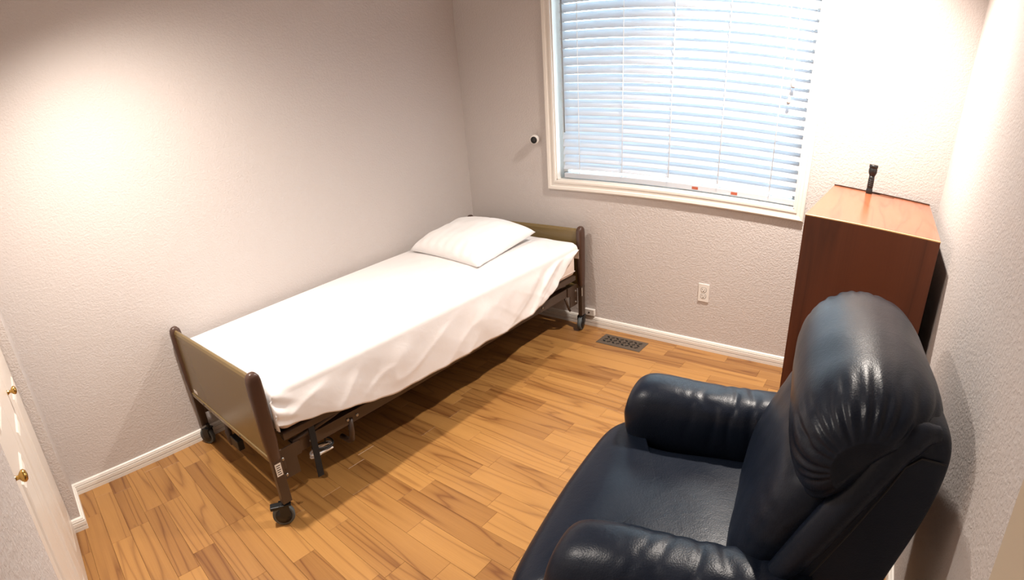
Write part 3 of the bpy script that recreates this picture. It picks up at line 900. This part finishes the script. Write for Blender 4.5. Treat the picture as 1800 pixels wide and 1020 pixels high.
for s, z in levels:
    ring = []
    for q in ol_:
        u, v = cc.x + (q.x - cc.x) * s, cc.y + (q.y - cc.y) * s
        zz = z - .035 * smoothstep(.20, .37, u) * smoothstep(.30, .43, z)
        zz += wrinkle(Vector((u, v, 3)), 6, .004) * smoothstep(.38, .43, z)
        if z > .38:   # gathers at the arm fronts
            for sv in (-1, 1):
                dd = math.hypot(u - .20, v - sv * .27); zz += .0025 * math.exp(-(dd / .07) ** 2) * math.sin((v * sv) * 120)
        ring.append(P(u, v, zz))
    rings.append(ring)
o = loft('seat_cushion', rings, M['leather'], ch, True, 1)

# lower body / base
def rbox_rings(u0, u1, v0, v1, z0, z1, r=.03):
    rings = []
    for z, ins in ((z0, r), (z0 + r * .3, r * .3), (z0 + r, 0), (z1 - r, 0), (z1 - r * .3, r * .3), (z1, r)):
        pts = []
        for k in range(32):
            t = 2 * math.pi * (k + .5) / 32
            pts.append(P((u0 + u1) / 2 + ((u1 - u0) / 2 - ins) * se(math.cos(t), .28), (v0 + v1) / 2 + ((v1 - v0) / 2 - ins) * se(math.sin(t), .28), z))
        rings.append(pts)
    return rings
loft('base_frame', rbox_rings(-.36, .27, -.375, .375, .07, .36), M['leather'], ch)
loft('footrest_panel', rbox_rings(.262, .315, -.33, .33, .09, .33, .02), M['leather'], ch)
for u in (-.30, .20):
    for v in (-.31, .31):
        b2 = bmesh.new(); tube_bm(b2, [P(u, v, 0), P(u, v, .075)], .025, 14); bm_obj('foot', b2, M['black'], ch)

# rolled arms
def arm(sv):
    c_v = sv * .340; rings = []
    N = 60; uf, ub = (.262 if sv > 0 else .222), -.36
    for i in range(N + 1):
        t = i / N
        u = uf + (ub - uf) * t
        e = min(1.0, (1 - (1 - min(1, t / .16)) ** 2.6)) ** .42 if t < .16 else 1.0
        e = max(e, .03)
        ring = []
        pl = smoothstep(.22, .55, t) * .9 + .1
        for k in range(48):
            a = 2 * math.pi * k / 48
            x, y = math.cos(a), math.sin(a)
            rv = .104 * se(x, .82); rz = (.112 if y > 0 else .20) * se(y, .80)
            if y < 0: rv *= 1 - .16 * (-y)
            cz = .505 - (.018 + .030 * smoothstep(.34, 0, t) if sv < 0 else .008 * smoothstep(.2, 0, t))
            # transverse creases over the roll
            cr = -abs(math.sin(t * 30 + 2.6 * noise.noise(Vector((a * .8, t * 7, sv * 3))))) ** 14 * .0045 * pl * smoothstep(-.2, .5, y + .3 * x * -sv)
            wr = noise.noise(Vector((u * 11, math.cos(a) * 1.4 + sv, math.sin(a) * 1.4))) * .0025
            k2 = 1 + (cr + wr) / .11
            dip = -.012 * math.sin(math.pi * t)
            ring.append(P(u + (0.0), c_v + rv * k2 * (.55 + .45 * e if e < 1 else 1), cz + rz * k2 * e + dip * (y > 0)))
        rings.append(ring)
    o = loft('arm', rings, M['leather'], ch, True, 1)
    return o
arm(1); arm(-1)
# outer side panels below the arms
for sv in (-1, 1):
    r_ = rbox_rings(-.36, .235, *(sorted((sv * .30, sv * .425))), .075, .46, .03)
    loft('side_panel', r_, M['leather'], ch)

# back shell: reclined slab with its profile in the (u, z) plane
def sweep_v(name, prof, vh, n_end, N, mat, centre, nv=48, fn=None, sub=1, endpow=1.0):
    rings = []
    for i in range(nv + 1):
        tau = -1 + 2 * i / nv
        tau = math.copysign(1 - (1 - abs(tau)) ** 1.7, tau)      # denser at the ends
        s = max(0.02, (1 - abs(tau) ** n_end)) ** (1 / n_end)
        ring = []
        for k, q in enumerate(prof):
            u = centre[0] + (q.x - centre[0]) * s; z = centre[1] + (q.y - centre[1]) * s
            v = tau * vh
            if fn:
                du, dz2, dv = fn(u, v, z, tau, k / len(prof), q)
                u += du; z += dz2; v += dv
            ring.append(P(u, v, z))
        rings.append(ring)
    return loft(name, rings, mat, ch, True, sub)

shell = catmull([(-.24, .16, 0), (-.22, .40, 0), (-.258, .55, 0), (-.335, .70, 0), (-.42, .86, 0), (-.465, .945, 0), (-.50, .972, 0), (-.555, .962, 0), (-.583, .92, 0), (-.570, .80, 0), (-.525, .64, 0), (-.475, .45, 0), (-.42, .18, 0), (-.33, .14, 0)], 5)
def sh_fn(u, v, z, tau, t, q): return (wrinkle(Vector((u, v, z)), 7, .003), 0, 0)
sweep_v('back_shell', shell, .345, 14, 0, M['leather'], (-.43, .56), 40, sh_fn)
# padded edge rolls down both sides of the back
for sv in (-1, 1):
    pts = [P(u, sv * v, z) for u, v, z in ((-.238, .330, .42), (-.266, .330, .54), (-.318, .331, .64), (-.375, .331, .75), (-.42, .331, .835), (-.455, .330, .90), (-.480, .326, .935), (-.510, .318, .950), (-.545, .31, .945))]
    sm = []
    for i in range(len(pts) - 1):
        for j in range(5): sm.append(pts[i].lerp(pts[i + 1], j / 5))
    sm.append(pts[-1])
    for _ in range(4):
        sm = [sm[0]] + [(sm[i - 1] + sm[i] * 2 + sm[i + 1]) / 4 for i in range(1, len(sm) - 1)] + [sm[-1]]
    rad = [(.022 + .013 * min(1, i / 12)) * (1 - .45 * smoothstep(.8, 1, i / (len(sm) - 1))) for i in range(len(sm))]
    tube('edge_roll', sm, rad, M['leather'], ch, 16)
    off = side_l * (sv * .3475)
    seam = [P(u, 0, z) + side_l * (sv * .3445) for u, z in ((-.275, .38), (-.300, .50), (-.355, .61), (-.415, .73), (-.462, .83), (-.488, .890), (-.515, .912), (-.566, .902))]
    tube('seam', seam, .0022, M['thread'], ch, 6)

# lumbar cushion
lum = catmull([(-.175, .42, 0), (-.158, .50, 0), (-.185, .60, 0), (-.225, .70, 0), (-.27, .79, 0), (-.34, .84, 0), (-.43, .80, 0), (-.40, .66, 0), (-.33, .52, 0), (-.28, .41, 0)], 6)
def lum_fn(u, v, z, tau, t, q):
    w1 = wrinkle(Vector((u * 1.5, v * 2, z)), 6, .004)
    g = smoothstep(.55, .95, abs(tau)); pl = math.sin(z * 130 + tau * 6) * .0012 * g
    return (w1 + pl, 0, 0)
sweep_v('back_cushion', lum, .315, 5, 0, M['leather'], (-.31, .63), 44, lum_fn)

# headrest pillow
hrp = catmull([(-.305, .735, 0), (-.268, .80, 0), (-.258, .875, 0), (-.283, .95, 0), (-.345, 1.008, 0), (-.43, 1.030, 0), (-.515, 1.012, 0), (-.573, .965, 0), (-.590, .905, 0), (-.55, .865, 0), (-.47, .835, 0), (-.385, .755, 0), (-.345, .725, 0)], 8)
def hr_fn(u, v, z, tau, t, q):
    # tuck everything behind the edge-roll line inwards
    below = (z - .735) * .66 + (u + .30) * .75      # signed height above the roll line
    tuck = smoothstep(.03, -.05, below)
    dv_ = -v * .11 * tuck
    ang = math.atan2(z - .885, u + .40)
    g = smoothstep(.50, .97, abs(tau))
    ph = ang * 13 + 2.4 * noise.noise(Vector((ang * 2, tau * 2.5, .3)))
    pl = -(abs(math.sin(ph)) ** 7) * .012 * g * (1 - smoothstep(.985, 1.0, abs(tau)))
    w1 = wrinkle(Vector((u, v * .8, z)), 8, .005)
    d = pl + w1
    sag = -.012 * smoothstep(0, 1, abs(tau))
    return (math.cos(ang) * d, math.sin(ang) * d + .010 + sag * 0.3, dv_)
sweep_v('headrest', hrp, .366, 4.2, 0, M['leather'], (-.40, .885), 72, hr_fn)
